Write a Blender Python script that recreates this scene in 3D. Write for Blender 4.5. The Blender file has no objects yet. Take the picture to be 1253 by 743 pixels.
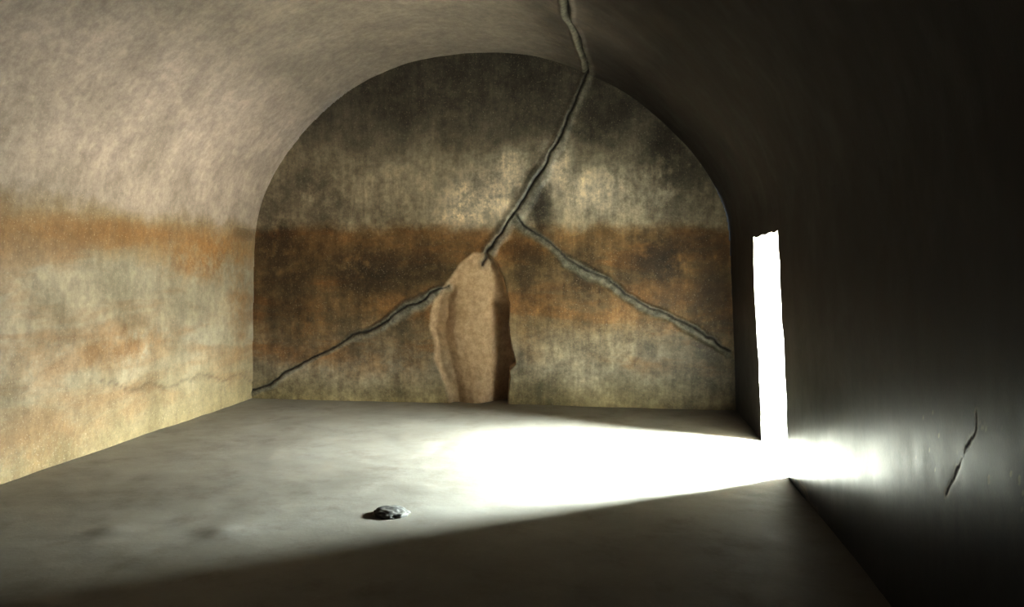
import bpy, math, numpy as np
from mathutils import Vector
D=8.64; Y0=-3.0
DY0,DY1,DH=5.85,7.07,1.80     # doorway extents in the right wall
PX=2.5                         # outer end of the passage
sc=bpy.context.scene
try:
    sc.view_settings.view_transform='Standard'
    sc.view_settings.look='None'
    sc.view_settings.gamma=.66
except Exception as e: print(e)

# ---------- numpy noise ----------
def _h(i,j,k,s):
    n=(i*374761393+j*668265263+k*2147483647+s*974634777)&0xffffffff
    n=((n^(n>>13))*1274126177)&0xffffffff
    n=(n^(n>>16))&0xffffffff
    n=((n^(n>>15))*2246822519)&0xffffffff
    return ((n^(n>>13))&0xffff)/65535.0
def vn(P,f,s=0):
    q=P*f; i=np.floor(q).astype(np.int64); t=q-i; t=t*t*(3-2*t)
    r=0
    for a in (0,1):
        for b in (0,1):
            for c in (0,1):
                w=(t[...,0] if a else 1-t[...,0])*(t[...,1] if b else 1-t[...,1])*(t[...,2] if c else 1-t[...,2])
                r=r+w*_h(i[...,0]+a,i[...,1]+b,i[...,2]+c,s)
    return r-0.5
def fbm(P,f,o=4,s=0):
    r=0;a=1
    for k in range(o):
        r=r+a*vn(P,f*2**k,s+k); a*=.5
    return r
def sst(a,b,x):
    t=np.clip((x-a)/(b-a),0,1); return t*t*(3-2*t)
def pdist(x,z,pts):
    d=np.full(x.shape,9.0)
    for (x0,z0),(x1,z1) in zip(pts[:-1],pts[1:]):
        dx,dz=x1-x0,z1-z0; L=dx*dx+dz*dz
        t=np.clip(((x-x0)*dx+(z-z0)*dz)/L,0,1)
        d=np.minimum(d,np.hypot(x-x0-t*dx,z-z0-t*dz))
    return d
def inside(x,z,poly):
    r=np.zeros(x.shape,bool)
    n=len(poly)
    for k in range(n):
        x0,z0=poly[k];x1,z1=poly[(k+1)%n]
        if z0==z1: continue
        c=((z0>z)!=(z1>z))&(x<(x1-x0)*(z-z0)/(z1-z0)+x0)
        r^=c
    return r
def uq(*a):
    v=np.sort(np.concatenate(a)); return v[np.r_[True,np.diff(v)>.004]]

def grid(name,P,mat,mask=None,attrs=None,flip=False,parent=None):
    nu,nv=P.shape[:2]
    V=P.reshape(-1,3)
    idx=np.arange(nu*nv).reshape(nu,nv)
    F=np.stack([idx[:-1,:-1],idx[1:,:-1],idx[1:,1:],idx[:-1,1:]],-1)
    if flip: F=F[...,::-1]
    if mask is not None: F=F[mask]
    F=F.reshape(-1,4)
    used=np.unique(F); rem=-np.ones(nu*nv,int); rem[used]=np.arange(len(used))
    V=V[used]; F=rem[F]
    me=bpy.data.meshes.new(name)
    me.vertices.add(len(V)); me.vertices.foreach_set('co',V.astype(np.float32).ravel())
    me.loops.add(F.size); me.loops.foreach_set('vertex_index',F.astype(np.int32).ravel())
    me.polygons.add(len(F)); me.polygons.foreach_set('loop_start',np.arange(0,F.size,4,dtype=np.int32))
    me.update(calc_edges=True); me.validate()
    me.polygons.foreach_set('use_smooth',np.ones(len(F),bool))
    for k,a in (attrs or {}).items():
        at=me.attributes.new(k,'FLOAT','POINT'); at.data.foreach_set('value',a.reshape(-1)[used].astype(np.float32))
    ob=bpy.data.objects.new(name,me); sc.collection.objects.link(ob)
    me.materials.append(mat)
    if parent: ob.parent=parent
    return ob

# ---------- node helper ----------
class NT:
    def __init__(s,name):
        s.m=bpy.data.materials.new(name); s.m.use_nodes=True; s.t=s.m.node_tree; s.t.nodes.clear()
        s.co=s.t.nodes.new('ShaderNodeTexCoord').outputs['Object']
        sp=s.t.nodes.new('ShaderNodeSeparateXYZ'); s.t.links.new(s.co,sp.inputs[0]); s.x,s.y,s.z=sp.outputs
    def put(s,inp,v):
        if isinstance(v,bpy.types.NodeSocket): s.t.links.new(v,inp)
        else: inp.default_value=v
    def math(s,op,a,b=0.0,clamp=False):
        n=s.t.nodes.new('ShaderNodeMath'); n.operation=op; n.use_clamp=clamp
        s.put(n.inputs[0],a); s.put(n.inputs[1],b); return n.outputs[0]
    def noise(s,sc,det=6,rough=.55,stretch=None,dist=0,off=0):
        mp=s.t.nodes.new('ShaderNodeMapping'); s.t.links.new(s.co,mp.inputs[0])
        mp.inputs['Location'].default_value=(off,off*1.7,off*.6)
        if stretch: mp.inputs['Scale'].default_value=stretch
        n=s.t.nodes.new('ShaderNodeTexNoise'); s.t.links.new(mp.outputs[0],n.inputs['Vector'])
        n.inputs['Scale'].default_value=sc; n.inputs['Detail'].default_value=det; n.inputs['Roughness'].default_value=rough
        n.inputs['Distortion'].default_value=dist
        return n.outputs[0]
    def mr(s,v,a,b,c=0.,d=1.):
        n=s.t.nodes.new('ShaderNodeMapRange'); n.interpolation_type='SMOOTHSTEP'
        s.put(n.inputs[0],v)
        for k,q in zip((1,2,3,4),(a,b,c,d)): n.inputs[k].default_value=q
        return n.outputs[0]
    def mix(s,f,a,b,mode='MIX'):
        n=s.t.nodes.new('ShaderNodeMix'); n.data_type='RGBA'; n.blend_type=mode
        s.put(n.inputs[0],f)
        for i,v in ((6,a),(7,b)):
            if isinstance(v,tuple) and len(v)==3: v=v+(1,)
            s.put(n.inputs[i],v)
        return n.outputs[2]
    def ramp(s,f,stops):
        n=s.t.nodes.new('ShaderNodeValToRGB'); s.put(n.inputs[0],f)
        e=n.color_ramp.elements
        while len(e)<len(stops): e.new(.5)
        for q,(p,c) in zip(e,stops): q.position=p; q.color=c+(1,)
        return n.outputs[0]
    def attr(s,name):
        n=s.t.nodes.new('ShaderNodeAttribute'); n.attribute_name=name; return n.outputs['Fac']
    def grey(s,v):
        n=s.t.nodes.new('ShaderNodeCombineXYZ')
        for i in range(3): s.put(n.inputs[i],v)
        return n.outputs[0]
    def fin(s,col,rough,bump,bs=.5,bd=.01,spec=.5):
        b=s.t.nodes.new('ShaderNodeBsdfPrincipled'); o=s.t.nodes.new('ShaderNodeOutputMaterial')
        s.put(b.inputs['Base Color'],col); s.put(b.inputs['Roughness'],rough); b.inputs['Specular IOR Level'].default_value=spec
        bn=s.t.nodes.new('ShaderNodeBump'); bn.inputs['Strength'].default_value=bs; bn.inputs['Distance'].default_value=bd
        s.put(bn.inputs['Height'],bump); s.t.links.new(bn.outputs[0],b.inputs['Normal'])
        s.t.links.new(b.outputs[0],o.inputs[0]); return s.m

DARK=(.022,.017,.012); DARK2=(.040,.030,.020)  # shade tones painted on the right of the vault and right wall
def wall_material(name,stops,stain_lo,stain_hi,stain_amt,mott=(.55,1.3),rough=(.35,.6),shade_x=False,spec=.5,drip_amt=.2,bs=.35,speck=.45,stain=(.30,.155,.045),pale_c=(.60,.50,.36),gr=(.74,1.22),pk=(.36,.50),zn=.75,polish_and_shade=False):
    n=NT(name)
    big=n.noise(.7,5,.6,off=3.1); mid=n.noise(2.6,8,.65,off=1.2); fine=n.noise(60,2,.7); grain=n.noise(14,6,.8,off=7)
    band=n.noise(1.0,7,.62,stretch=(.7,.7,3.2),off=5.5,dist=.4)
    brk=n.noise(5,8,.75,off=9)
    zz=n.math('ADD',n.z,n.math('MULTIPLY',n.math('SUBTRACT',mid,.5),zn))
    zz=n.math('DIVIDE',zz,4.0,True)
    col=n.ramp(zz,stops)
    st=n.mr(band,.43,.62)
    zb=n.math('MULTIPLY',n.mr(zz,stain_lo/4,(stain_lo+.25)/4),n.mr(zz,stain_hi/4-.02,stain_hi/4+.01,1,0))
    st=n.math('MULTIPLY',st,n.math('MULTIPLY',zb,stain_amt))
    col=n.mix(st,col,stain)
    pale=n.math('MULTIPLY',n.math('MULTIPLY',n.attr('pale'),n.mr(mid,pk[0],pk[1])),n.mr(brk,.38,.52,.35,1),True)
    col=n.mix(pale,col,pale_c)
    och=n.math('MULTIPLY',n.attr('ochre'),n.mr(brk,.34,.60),True)
    col=n.mix(och,col,(.29,.175,.075))
    dk=n.math('MULTIPLY',n.attr('dark'),n.mr(n.noise(4,8,.7,off=13),.32,.54),True)
    col=n.mix(dk,col,(.035,.028,.020))
    m=n.mr(mid,.28,.72,mott[0],mott[1])
    col=n.mix(1.0,col,n.grey(m),'MULTIPLY')
    g=n.mr(grain,.3,.7,gr[0],gr[1]); col=n.mix(1.0,col,n.grey(g),'MULTIPLY')
    if drip_amt>0:
        drip=n.mr(n.noise(3.0,6,.7,stretch=(3,3,.35),off=2),.3,.7,1-drip_amt,1+drip_amt*.7); col=n.mix(1.0,col,n.grey(drip),'MULTIPLY')
    sp=n.mr(fine,.60,.72,0,speck); col=n.mix(sp,col,(.5,.44,.33))
    if shade_x:
        shd=n.mr(n.math('ADD',n.x,n.math('MULTIPLY',n.math('SUBTRACT',big,.5),1.2)),-1.9,.35,0,1.)  # painted shade: vault colour darkens towards the right, as if unlit
        col=n.mix(shd,col,n.mix(n.mr(mid,.35,.65),DARK,DARK2))
    if polish_and_shade:
        col=n.mix(n.mr(n.z,.9,1.6),col,n.mix(n.mr(mid,.35,.65),DARK,DARK2))  # upper right wall takes the same painted shade as the vault
    col=n.mix(n.attr('hewn'),col,n.mix(n.mr(grain,.30,.70),(.40,.285,.175),(.58,.44,.29)))
    col=n.mix(n.attr('mortar'),col,n.mix(n.mr(grain,.35,.65),(.13,.12,.09),(.30,.28,.22)))
    col=n.mix(n.attr('crack'),col,(.015,.012,.010))
    r=n.mr(mid,.3,.7,rough[0],rough[1])
    if polish_and_shade: r=n.math('ADD',r,n.mr(n.z,.85,1.6,0,.20))
    if shade_x: r=n.math('ADD',r,0.0)
    r=n.math('MAXIMUM',r,n.math('MULTIPLY',n.attr('hewn'),.8))
    bump=n.math('ADD',n.math('MULTIPLY',grain,.7),n.math('MULTIPLY',fine,.3))
    return n.fin(col,r,bump,bs,.012,spec)

LST=[(0,(.27,.22,.125)),(.12,(.31,.265,.175)),(.22,(.35,.32,.24)),(.38,(.35,.32,.245)),(.44,(.29,.22,.13)),(.49,(.28,.225,.145)),(.53,(.35,.30,.245)),(.8,(.42,.36,.31)),(1,(.36,.31,.26))]
mat_left=wall_material('stained_granite_left',LST,.1,1.98,.45,mott=(.80,1.12),drip_amt=.08,gr=(.84,1.13),zn=.5,stain=(.27,.155,.065))
mat_vault=wall_material('plastered_granite_vault',LST,.1,1.98,.45,mott=(.80,1.12),shade_x=True,drip_amt=0.08,gr=(.84,1.13),zn=.5,bs=.15,stain=(.27,.155,.065),spec=.35,rough=(.46,.58))
mat_back=wall_material('stained_granite_back',[(0,(.33,.27,.15)),(.10,(.31,.27,.20)),(.22,(.25,.19,.115)),(.36,(.20,.14,.072)),(.485,(.21,.14,.07)),(.52,(.36,.305,.22)),(.66,(.34,.29,.21)),(.78,(.19,.162,.12)),(1,(.13,.113,.088))],.3,2.0,.65,mott=(.6,1.35),rough=(.4,.65),stain=(.28,.148,.055),pk=(.26,.42),pale_c=(.88,.76,.60),zn=.42)
mat_right=wall_material('polished_granite_right',[(0,(.05,.047,.042)),(.2,(.04,.036,.030)),(.35,DARK),(1,DARK)],.6,1.5,.2,rough=(.28,.37),spec=.35,bs=.06,speck=.0,stain=(.05,.028,.010),polish_and_shade=True)  # near-black base: the unlit look of this side is put into the colour

# ---------- room profile (X,Z), left base -> over -> right base ----------
prof=[(-4.403,-.10),(-4.40,0),(-4.385,.6),(-4.365,1.3),(-4.335,2.0),(-4.235,2.40),(-4.00,2.80),(-3.60,3.25),(-3.06,3.65),(-2.45,3.88),(-1.70,3.96),(-.95,3.87),(-.40,3.655),(.03,3.41),(.47,3.03),(.80,2.63),(1.00,2.23),(1.075,1.90),(1.12,1.2),(1.155,.6),(1.18,0),(1.185,-.10)]
def smooth_profile():
    P=np.array(prof); out=[]
    n=len(P)
    for i in range(n-1):
        p0=P[max(i-1,0)];p1=P[i];p2=P[i+1];p3=P[min(i+2,n-1)]
        for t in np.linspace(0,1,40,endpoint=False):
            out.append(.5*((2*p1)+(-p0+p2)*t+(2*p0-5*p1+4*p2-p3)*t*t+(-p0+3*p1-3*p2+p3)*t**3))
    out.append(P[-1]); A=np.array(out)
    for _ in range(150): A[1:-1]=.25*A[:-2]+.5*A[1:-1]+.25*A[2:]
    return A
PR=smooth_profile()
s=np.r_[0,np.cumsum(np.hypot(*np.diff(PR,axis=0).T))]
tan=np.gradient(PR,s,axis=0); nor=np.stack([tan[:,1],-tan[:,0]],1); nor/=np.linalg.norm(nor,axis=1)[:,None]
mid=len(PR)//2
iL=np.argmin(np.abs(PR[:mid,1]-2.0)); 
iR=mid+np.argmin(np.abs(PR[mid:,1]-1.95))
sL,sR,sE=s[iL],s[iR],s[-1]
def at(sv): return np.stack([np.interp(sv,s,PR[:,0]),np.interp(sv,s,PR[:,1])],-1), np.stack([np.interp(sv,s,nor[:,0]),np.interp(sv,s,nor[:,1])],-1)
def sweep(svals,yvals):
    p,nn=at(svals)
    S,Y=np.meshgrid(svals,yvals,indexing='ij')
    P=np.stack([np.repeat(p[:,0:1],len(yvals),1),Y,np.repeat(p[:,1:2],len(yvals),1)],-1)
    N=np.stack([np.repeat(nn[:,0:1],len(yvals),1),0*Y,np.repeat(nn[:,1:2],len(yvals),1)],-1)
    return P,N
def und(P): return .030*fbm(P,.9,3,11)+.006*fbm(P,5,3,21)
def zero(P): return np.zeros(P.shape[:2])
def blobs(a,b,lst):
    r=np.zeros(a.shape)
    for (x,z,rx,rz,st) in lst: r=np.maximum(r,st*np.exp(-(((a-x)/rx)**2+((b-z)/rz)**2)**1.5))
    return r
YE=D+.42
yr=uq(np.arange(Y0-.06,2.4,.05),np.arange(2.4,3.6,.01),np.arange(3.6,DY0-.02,.03),np.linspace(DY0,DY1,42),np.arange(DY1+.03,YE,.03))
ys=yr

# left wall
P,N=sweep(np.linspace(0,sL,75),ys)
a,b=P[...,1],P[...,2]
w=fbm(P,3,3,5)*.12
dl=pdist(a,b+w,[(5.9,.62),(6.7,.40),(7.6,.42),(8.7,.20)])
at_={'pale':blobs(a,b,[(5.2,1.1,.9,.55,.3),(6.4,.9,.8,.4,.25),(7.9,1.0,.3,.5,.25)])*.5,
 'ochre':blobs(a,b,[(7.7,1.68,.9,.28,.95),(6.3,.85,.8,.22,.6),(5.2,.85,.45,.2,.4),(8.3,1.2,.25,.6,.6),(5.1,.15,.8,.15,.4),(6.0,1.85,1.6,.12,.6)]),
 'dark':blobs(a,b,[(8.4,1.95,.3,.1,.4)]),'crack':.30*np.exp(-(dl/.015)**2),'mortar':zero(P),'hewn':zero(P)}
P=P+N*(und(P)-.008*np.exp(-(dl/.02)**2))[...,None]
grid('wall_left',P,mat_left,attrs=at_)

# vault
sc_i=mid+np.argmin(np.abs(PR[mid:,0]+.45)) ; scr=s[sc_i]
sv=uq(np.linspace(sL,sR,230),np.linspace(scr-.25,scr+.25,50)); sv[0]=sL; sv[-1]=sR
P,N=sweep(sv,ys)
S=np.repeat(sv[:,None],len(ys),1)
wig=.06*vn(P*np.array([0,1,0]),2.2,3)+.03*vn(P*np.array([0,1,0]),8,4)
dc=np.abs(S-(scr+.02*(P[...,1]-D)+wig))
w2=.5+.8*(fbm(P,3,2,8)+.5)
flank=np.exp(-(dc/.30)**2)*(fbm(P,2.5,4,77)>.02)
fade=sst(D,D-.05,P[...,1])
at_={'pale':.35*flank,'ochre':zero(P),'dark':.35*np.exp(-((dc-.25)/.2)**2),'crack':.9*np.exp(-(dc/.015)**2),
 'mortar':.8*np.exp(-(dc/(.055*w2))**4),'hewn':zero(P)}
P=P+N*(und(P)+fade*(-.04*np.exp(-(dc/.018)**2)+.018*np.exp(-((dc-.05)/.025)**2)))[...,None]
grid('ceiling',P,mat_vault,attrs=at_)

# right wall with doorway
def wy(Y,z):
    Q=np.stack([0*Y+3,Y,z],-1)
    j=.035*fbm(Q,7,3,31)
    near=np.exp(-(np.minimum(abs(Y-DY0),abs(Y-DY1))/.12)**2)*sst(DH+.12,DH,z)
    taper=(z/DH)*.03*(np.exp(-(abs(Y-DY0)/.3)**2)-np.exp(-(abs(Y-DY1)/.3)**2))*sst(DH+.12,DH,z)
    return Y+j*near+taper
def wz(Y,z):
    Q=np.stack([0*Y+9,Y,z],-1)
    return z+.02*fbm(Q,7,3,41)*np.exp(-((z-DH)/.07)**2)*(z>.3)*sst(DH+.14,DH+.06,z)
sd=np.interp(-DH,-PR[mid:,1],s[mid:])
sv=np.unique(np.r_[np.linspace(sR,sd,9),np.linspace(sd,sE,150)])
P,N=sweep(sv,yr)
k0=np.argmin(abs(yr-DY0));k1=np.argmin(abs(yr-DY1)); kd=np.argmin(abs(sv-sd))
mask=np.ones((len(sv)-1,len(yr)-1),bool); mask[kd:,k0:k1]=False
a,b=P[...,1].copy(),P[...,2].copy()
P[...,1]=wy(a,b); P[...,2]=wz(a,b)
Q=np.stack([0*a,a,b],-1)
w=fbm(Q,9,4,5)*.06; v=fbm(Q,6,4,6)*.05
d1=pdist(a+w,b+v,[(2.715,1.05),(2.74,.98),(2.80,.92),(2.82,.88)]); d2=pdist(a-w,b+v,[(2.85,.85),(2.90,.80),(2.96,.74),(2.98,.69)])
chip=np.exp(-(d1/(.004+.014*np.clip(fbm(Q,12,2,8)+.5,0,1)))**2)+np.exp(-(d2/(.004+.016*np.clip(fbm(Q,14,2,9)+.5,0,1)))**2)
dd=fbm(Q,40,3,51); spk=sst(.50,.58,dd)*sst(3.5,3.0,a)*sst(.68,.80,b)*sst(1.05,.92,b)*.7
wb=pdist(a,b+w,[(5.9,.10),(5.5,.06),(5.0,.0)])
chip=np.clip(chip+spk+.6*np.exp(-(wb/.02)**2),0,1)
at_={'pale':zero(P),'ochre':zero(P),'dark':zero(P),'crack':chip,'mortar':zero(P),'hewn':chip*.9}
Pu=np.stack([P[...,0],a,P[...,2]],-1)
ww=sst(1.3,1.9,b)
Ps=Pu*np.array([1,1,.3])
disp=und(Pu)*ww+(1-ww)*(.022*fbm(Pu,.7,2,11)+.0012*fbm(Ps,9,2,15))
P=P+N*(disp-.0010*chip)[...,None]
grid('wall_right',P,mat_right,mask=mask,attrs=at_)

# doorway passage cut through the rock (reveals continue the wall's own edge)
m=NT('rough_hewn_doorway_stone')
g=m.noise(8,8,.7)
mat_pass=m.fin(m.mix(m.mr(g,.35,.65),(.42,.40,.36),(.62,.60,.55)),.8,g,.5,.02)
def reveal(edge,outdir):
    nx=26; out=[]
    for t in np.linspace(0,1,nx):
        q=edge.copy(); q[:,0]=edge[:,0]+(PX-edge[:,0])*t
        n=.03*fbm(q,3,3,61)*min(1,t*6)
        q=q+n[:,None]*np.array(outdir)
        out.append(q)
    return np.array(out)
door=bpy.data.objects.new('door_1',None); sc.collection.objects.link(door)
grid('jamb_near',reveal(P[kd:,k0],(0,1,0)),mat_pass,parent=door)
grid('jamb_far',reveal(P[kd:,k1],(0,1,0)),mat_pass,parent=door)
grid('lintel_soffit',reveal(P[kd,k0:k1+1],(0,0,1)),mat_pass,parent=door)
# rock face outside around the passage mouth
Yg,Zg=np.meshgrid(np.r_[np.linspace(1,DY0-.06,30),np.linspace(DY0,DY1,8),np.linspace(DY1+.06,12,30)],np.r_[np.linspace(-.2,DH,14),np.linspace(DH+.05,6.5,24)],indexing='ij')
Pf=np.stack([0*Yg+PX-.02,Yg,Zg],-1); Pf[...,0]-=.25*np.abs(fbm(Pf,.7,4,63))*sst(0,.5,np.maximum(np.maximum(DY0-Yg,Yg-DY1),Zg-DH))
mk=np.ones((Yg.shape[0]-1,Yg.shape[1]-1),bool); mk[30:37,:13]=False
grid('cliff_outside',Pf,mat_pass,mask=mk)

# back wall: niche + forking crack
cr_main=[(-.453,3.80),(-.45,3.70),(-.56,3.42),(-.64,3.22),(-.789,2.895),(-1.018,2.488),(-1.16,2.28),(-1.296,2.098),(-1.44,1.93),(-1.53,1.805),(-1.623,1.62)]
cr_left=[(-2.02,1.31),(-2.15,1.26),(-2.336,1.154),(-2.50,1.10),(-2.676,1.01),(-2.9,.87),(-3.167,.77),(-3.42,.60),(-3.666,.477),(-3.95,.35),(-4.17,.198),(-4.45,.10)]
cr_right=[(-1.25,2.08),(-1.02,1.92),(-.789,1.755),(-.5,1.55),(-.246,1.39),(0,1.22),(.2,1.124),(.45,1.0),(.7255,.86),(.9,.74),(1.12,.60)]
niche=[(-2.00,-.2),(-2.01,.05),(-2.10,.30),(-2.185,.50),(-2.18,.66),(-2.24,.874),(-2.225,1.05),(-2.193,1.2),(-2.10,1.342),(-1.99,1.48),(-1.88,1.62),(-1.72,1.72),(-1.54,1.72),(-1.44,1.62),(-1.37,1.45),(-1.33,1.2),(-1.30,1.02),(-1.31,.90),(-1.277,.70),(-1.25,.45),(-1.33,.38),(-1.342,0),(-1.342,-.2)]
gx=np.arange(-4.62,1.40,.0125); gz=np.arange(-.10,4.15,.0125)
X,Z=np.meshgrid(gx,gz,indexing='ij')
P=np.stack([X,0*X+D,Z],-1)
f1=fbm(P,3.5,4,71); f2=fbm(P+5,3.5,4,72); f3=fbm(P+9,2.0,2,74)
xw=X+.07*f1; zw=Z+.07*f2
dm=pdist(xw,zw,cr_main); dl=pdist(xw,zw,cr_left); dr=pdist(xw,zw,cr_right)
wv=.7+.9*(fbm(P,2.0,3,73)+.5)
dm2=pdist(xw+.02,zw+.01,cr_main)
core=.85*np.exp(-(dm2/.013)**2)+.85*np.exp(-(dl/.010)**2)
dr2=pdist(xw,zw-.030,cr_right); core=core+.75*np.exp(-(dr2/.009)**2)
wl=wv*(.85+.8*np.exp(-((X+2.45)/.25)**2))
mort=np.exp(-(dm/(.055*wv))**4)*.70+np.exp(-(pdist(xw,zw+.02,cr_left)/(.040*wl))**4)*(.75+.25*(X>-2.8))+np.exp(-(dr/(.042*wv))**4)*.9
poly=niche; xn=X+.05*f2; zn=Z+.03*f1
ins=inside(xn,zn,poly); dn=pdist(xn,zn,poly+[poly[0]])
xl=np.interp(Z,[0,.5,.874,1.2,1.34,1.63,1.76],[-2.03,-2.19,-2.24,-2.19,-2.06,-1.81,-1.62])
xr_=np.interp(Z,[0,.45,.9,1.2,1.45,1.6,1.76],[-1.34,-1.27,-1.28,-1.34,-1.40,-1.50,-1.6])
u=np.clip((X-xl)/np.maximum(xr_-xl,.05)+.14*f3+.04*f1,0,1)
dep=np.interp(u,[0,.06,.18,.30,.42,.55,.68,.80,.95,1],[.02,.08,.095,.045,.035,.06,.14,.27,.35,.35])
dtop=np.interp(u,[0,.5,1],[.03,.08,.20])
topf=sst(1.42,1.15,Z+.35*(X+1.8))
depth=ins*sst(0,.05,dn)*(dep*topf+dtop*(1-topf)*.7)
pale=blobs(X,Z,[(-1.62,2.35,.42,.30,1.0),(-1.80,2.15,.32,.16,.9),(-.80,2.65,.20,.33,.85),(-.30,2.40,.50,.28,.65),(.15,2.3,.35,.2,.45),(-1.3,2.6,.25,.25,.8),(.05,.72,.6,.3,.15),(-.75,.55,.6,.3,.15),(-3.0,.3,.9,.2,.10),(-2.6,2.6,.6,.3,.15)])
ochre=blobs(X,Z,[(-3.75,.95,.4,.3,.8),(-2.0,1.95,.35,.12,.7),(-3.6,1.8,.6,.2,.45),(-2.6,1.85,.4,.15,.5),(-.45,1.92,.9,.12,.6),(-3.2,.45,.9,.2,.5),(.6,1.6,.35,.3,.3),(-1.05,.9,.15,.5,.5),(-2.5,.5,.3,.3,.5),(-.2,.95,.6,.1,.6),(-2.8,1.15,.5,.2,.6),(-1.6,1.90,.3,.12,.6)])
dark=blobs(X,Z,[(-2.95,1.50,.55,.30,.8),(-.98,2.25,.16,.38,.8),(-.55,1.4,.3,.3,.5),(.35,1.65,.35,.3,.8),(-2.3,1.6,.3,.22,.6),(-1.6,3.6,1.6,.35,.35),(.5,2.7,.5,.6,.7),(-4.1,1.8,.25,.7,.6),(-.3,3.2,.6,.3,.5),(-3.7,2.4,.45,.3,.5),(-1.12,1.55,.12,.5,.5),(-3.9,1.3,.3,.5,.5),(.9,1.2,.25,1.,.6)])
hewn=ins*sst(-.01,.03,dn)
attrs={'pale':pale*(1-hewn)+.25*hewn*topf*np.exp(-((u-.29)/.025)**2),'ochre':ochre*(1-hewn),'dark':dark*(1-hewn),'crack':np.clip(core,0,1),'mortar':np.clip(mort,0,1)*(1-.5*hewn),'hewn':hewn*(1-.35*topf*np.exp(-((u-.12)/.1)**2))}  # niche: ridge highlight and shaded left strip are painted into pale and hewn
off=depth+.032*np.clip(core,0,1)-.034*np.clip(mort,0,1)+und(P)*.6+ins*.06*fbm(P,3,4,81)*sst(0,.1,dn)
P[...,1]=D+off
inp=inside(X,Z,[tuple(p) for p in PR]); 
near=pdist(X,Z,[tuple(p) for p in PR[::8]]+[tuple(PR[-1]),tuple(PR[0])])<.08
ok=(inp|near)
mask=ok[:-1,:-1]|ok[1:,1:]
grid('wall_back',P,mat_back,mask=mask,attrs=attrs)

# front wall behind the camera
X,Z=np.meshgrid(np.linspace(-4.6,1.4,60),np.linspace(-.15,4.15,40),indexing='ij')
P=np.stack([X,0*X+Y0,Z],-1); P[...,1]+=und(P)
inp=inside(X,Z,[tuple(p) for p in PR])|(pdist(X,Z,[tuple(p) for p in PR[::8]])<.15)
z0=zero(P)
grid('wall_front',P,mat_back,mask=inp[:-1,:-1]|inp[1:,1:],attrs={k:z0 for k in('pale','ochre','dark','crack','mortar','hewn')},flip=True)

# floor
n=NT('worn_stone_floor')
big=n.noise(.6,6,.6); mid_=n.noise(3,8,.7,off=4); fine=n.noise(30,5,.75,off=2)
c=n.mix(n.mr(big,.35,.65),(.28,.252,.20),(.34,.31,.25))
c=n.mix(n.mr(mid_,.5,.75,0,.5),c,(.21,.18,.135))
c=n.mix(n.mr(fine,.6,.75,0,.5),c,(.46,.43,.36))
mat_floor=n.fin(c,n.mr(mid_,.3,.7,.55,.7),n.math('ADD',n.math('MULTIPLY',mid_,1.2),n.math('MULTIPLY',fine,.25)),.3,.012,.3)
X,Y=np.meshgrid(np.arange(-4.6,PX+.05,.035),np.arange(Y0-.15,YE,.035),indexing='ij')
P=np.stack([X,Y,0*X],-1)
h=.014*fbm(P,1.1,4,91)+.004*fbm(P,7,2,95)
for (bx,by,r,hh) in [(-2.30,4.12,.11,.018),(-2.95,4.05,.10,.018)]:
    h=h+hh*np.exp(-((X-bx)**2+(Y-by)**2)/r**2)
P[...,2]=h
yc=P[:-1,:-1,1]; xc=P[:-1,:-1,0]
mask=(xc<1.30)|((yc>DY0-.15)&(yc<DY1+.15))
grid('floor',P,mat_floor,mask=mask)

# loose stone
import bmesh
bm=bmesh.new(); bmesh.ops.create_icosphere(bm,subdivisions=5,radius=1)
V=np.array([v.co[:] for v in bm.verts]); nn=fbm(V+3,1.6,4,7)
for v,k in zip(bm.verts,nn):
    v.co=v.co*(1+.35*k); v.co.x*=.105; v.co.y*=.10; v.co.z=max(v.co.z,-.45)*.036
for f in bm.faces: f.smooth=True
me=bpy.data.meshes.new('stone'); bm.to_mesh(me); bm.free()
st=bpy.data.objects.new('stone',me); sc.collection.objects.link(st); st.location=(-1.44,4.58,.010)
n=NT('grey_stone'); g=n.noise(14,8,.7); me.materials.append(n.fin(n.mix(n.mr(g,.35,.65),(.15,.14,.12),(.24,.225,.19)),.95,g,.2,.005,.02))

# outside ground beyond the passage
n=NT('dusty_ground'); g=n.noise(2,8,.7)
mg=n.fin(n.mix(n.mr(g,.35,.65),(.34,.30,.24),(.45,.41,.34)),.9,g,.4,.02)
X,Y=np.meshgrid(np.linspace(PX,PX+12,80),np.linspace(-2,15,100),indexing='ij')
P=np.stack([X,Y,0*X],-1); P[...,2]=.05*fbm(P,.6,4,99)*sst(PX,PX+2,X)-.01
grid('ground_outside',P,mg)

# ---------- light ----------
w=bpy.data.worlds.new('sky'); sc.world=w; w.use_nodes=True
bg=w.node_tree.nodes['Background']; bg.inputs[0].default_value=(.75,.87,1,1); bg.inputs[1].default_value=1.0
def area(name,loc,target,sx,sy,power,col):
    l=bpy.data.lights.new(name,'AREA'); l.shape='RECTANGLE'; l.size=sx; l.size_y=sy; l.energy=power; l.color=col
    o=bpy.data.objects.new(name,l); sc.collection.objects.link(o); o.location=loc
    o.rotation_euler=(Vector(target)-Vector(loc)).to_track_quat('-Z','Y').to_euler(); return o
area('daylight_sky',(5.2,6.46,3.3),(1.2,6.46,1.2),3.3,2.6,25500,(.76,.89,1.0))
area('daylight_glare',(5.2,8.45,3.35),(1.2,6.3,.9),.9,2.4,17000,(.76,.89,1.0))
area('daylight_ground_bounce',(5.2,6.46,.75),(1.2,6.46,1.0),3.0,1.0,1800,(1.0,.96,.90))

# ---------- camera ----------
cam=bpy.data.cameras.new('camera'); co=bpy.data.objects.new('camera',cam); sc.collection.objects.link(co)
co.location=(0,0,1.5); co.rotation_euler=(math.radians(90-2.32),0,math.radians(8.44))
cam.sensor_width=36; cam.lens=36*950/1253; cam.clip_start=.05
sc.camera=co
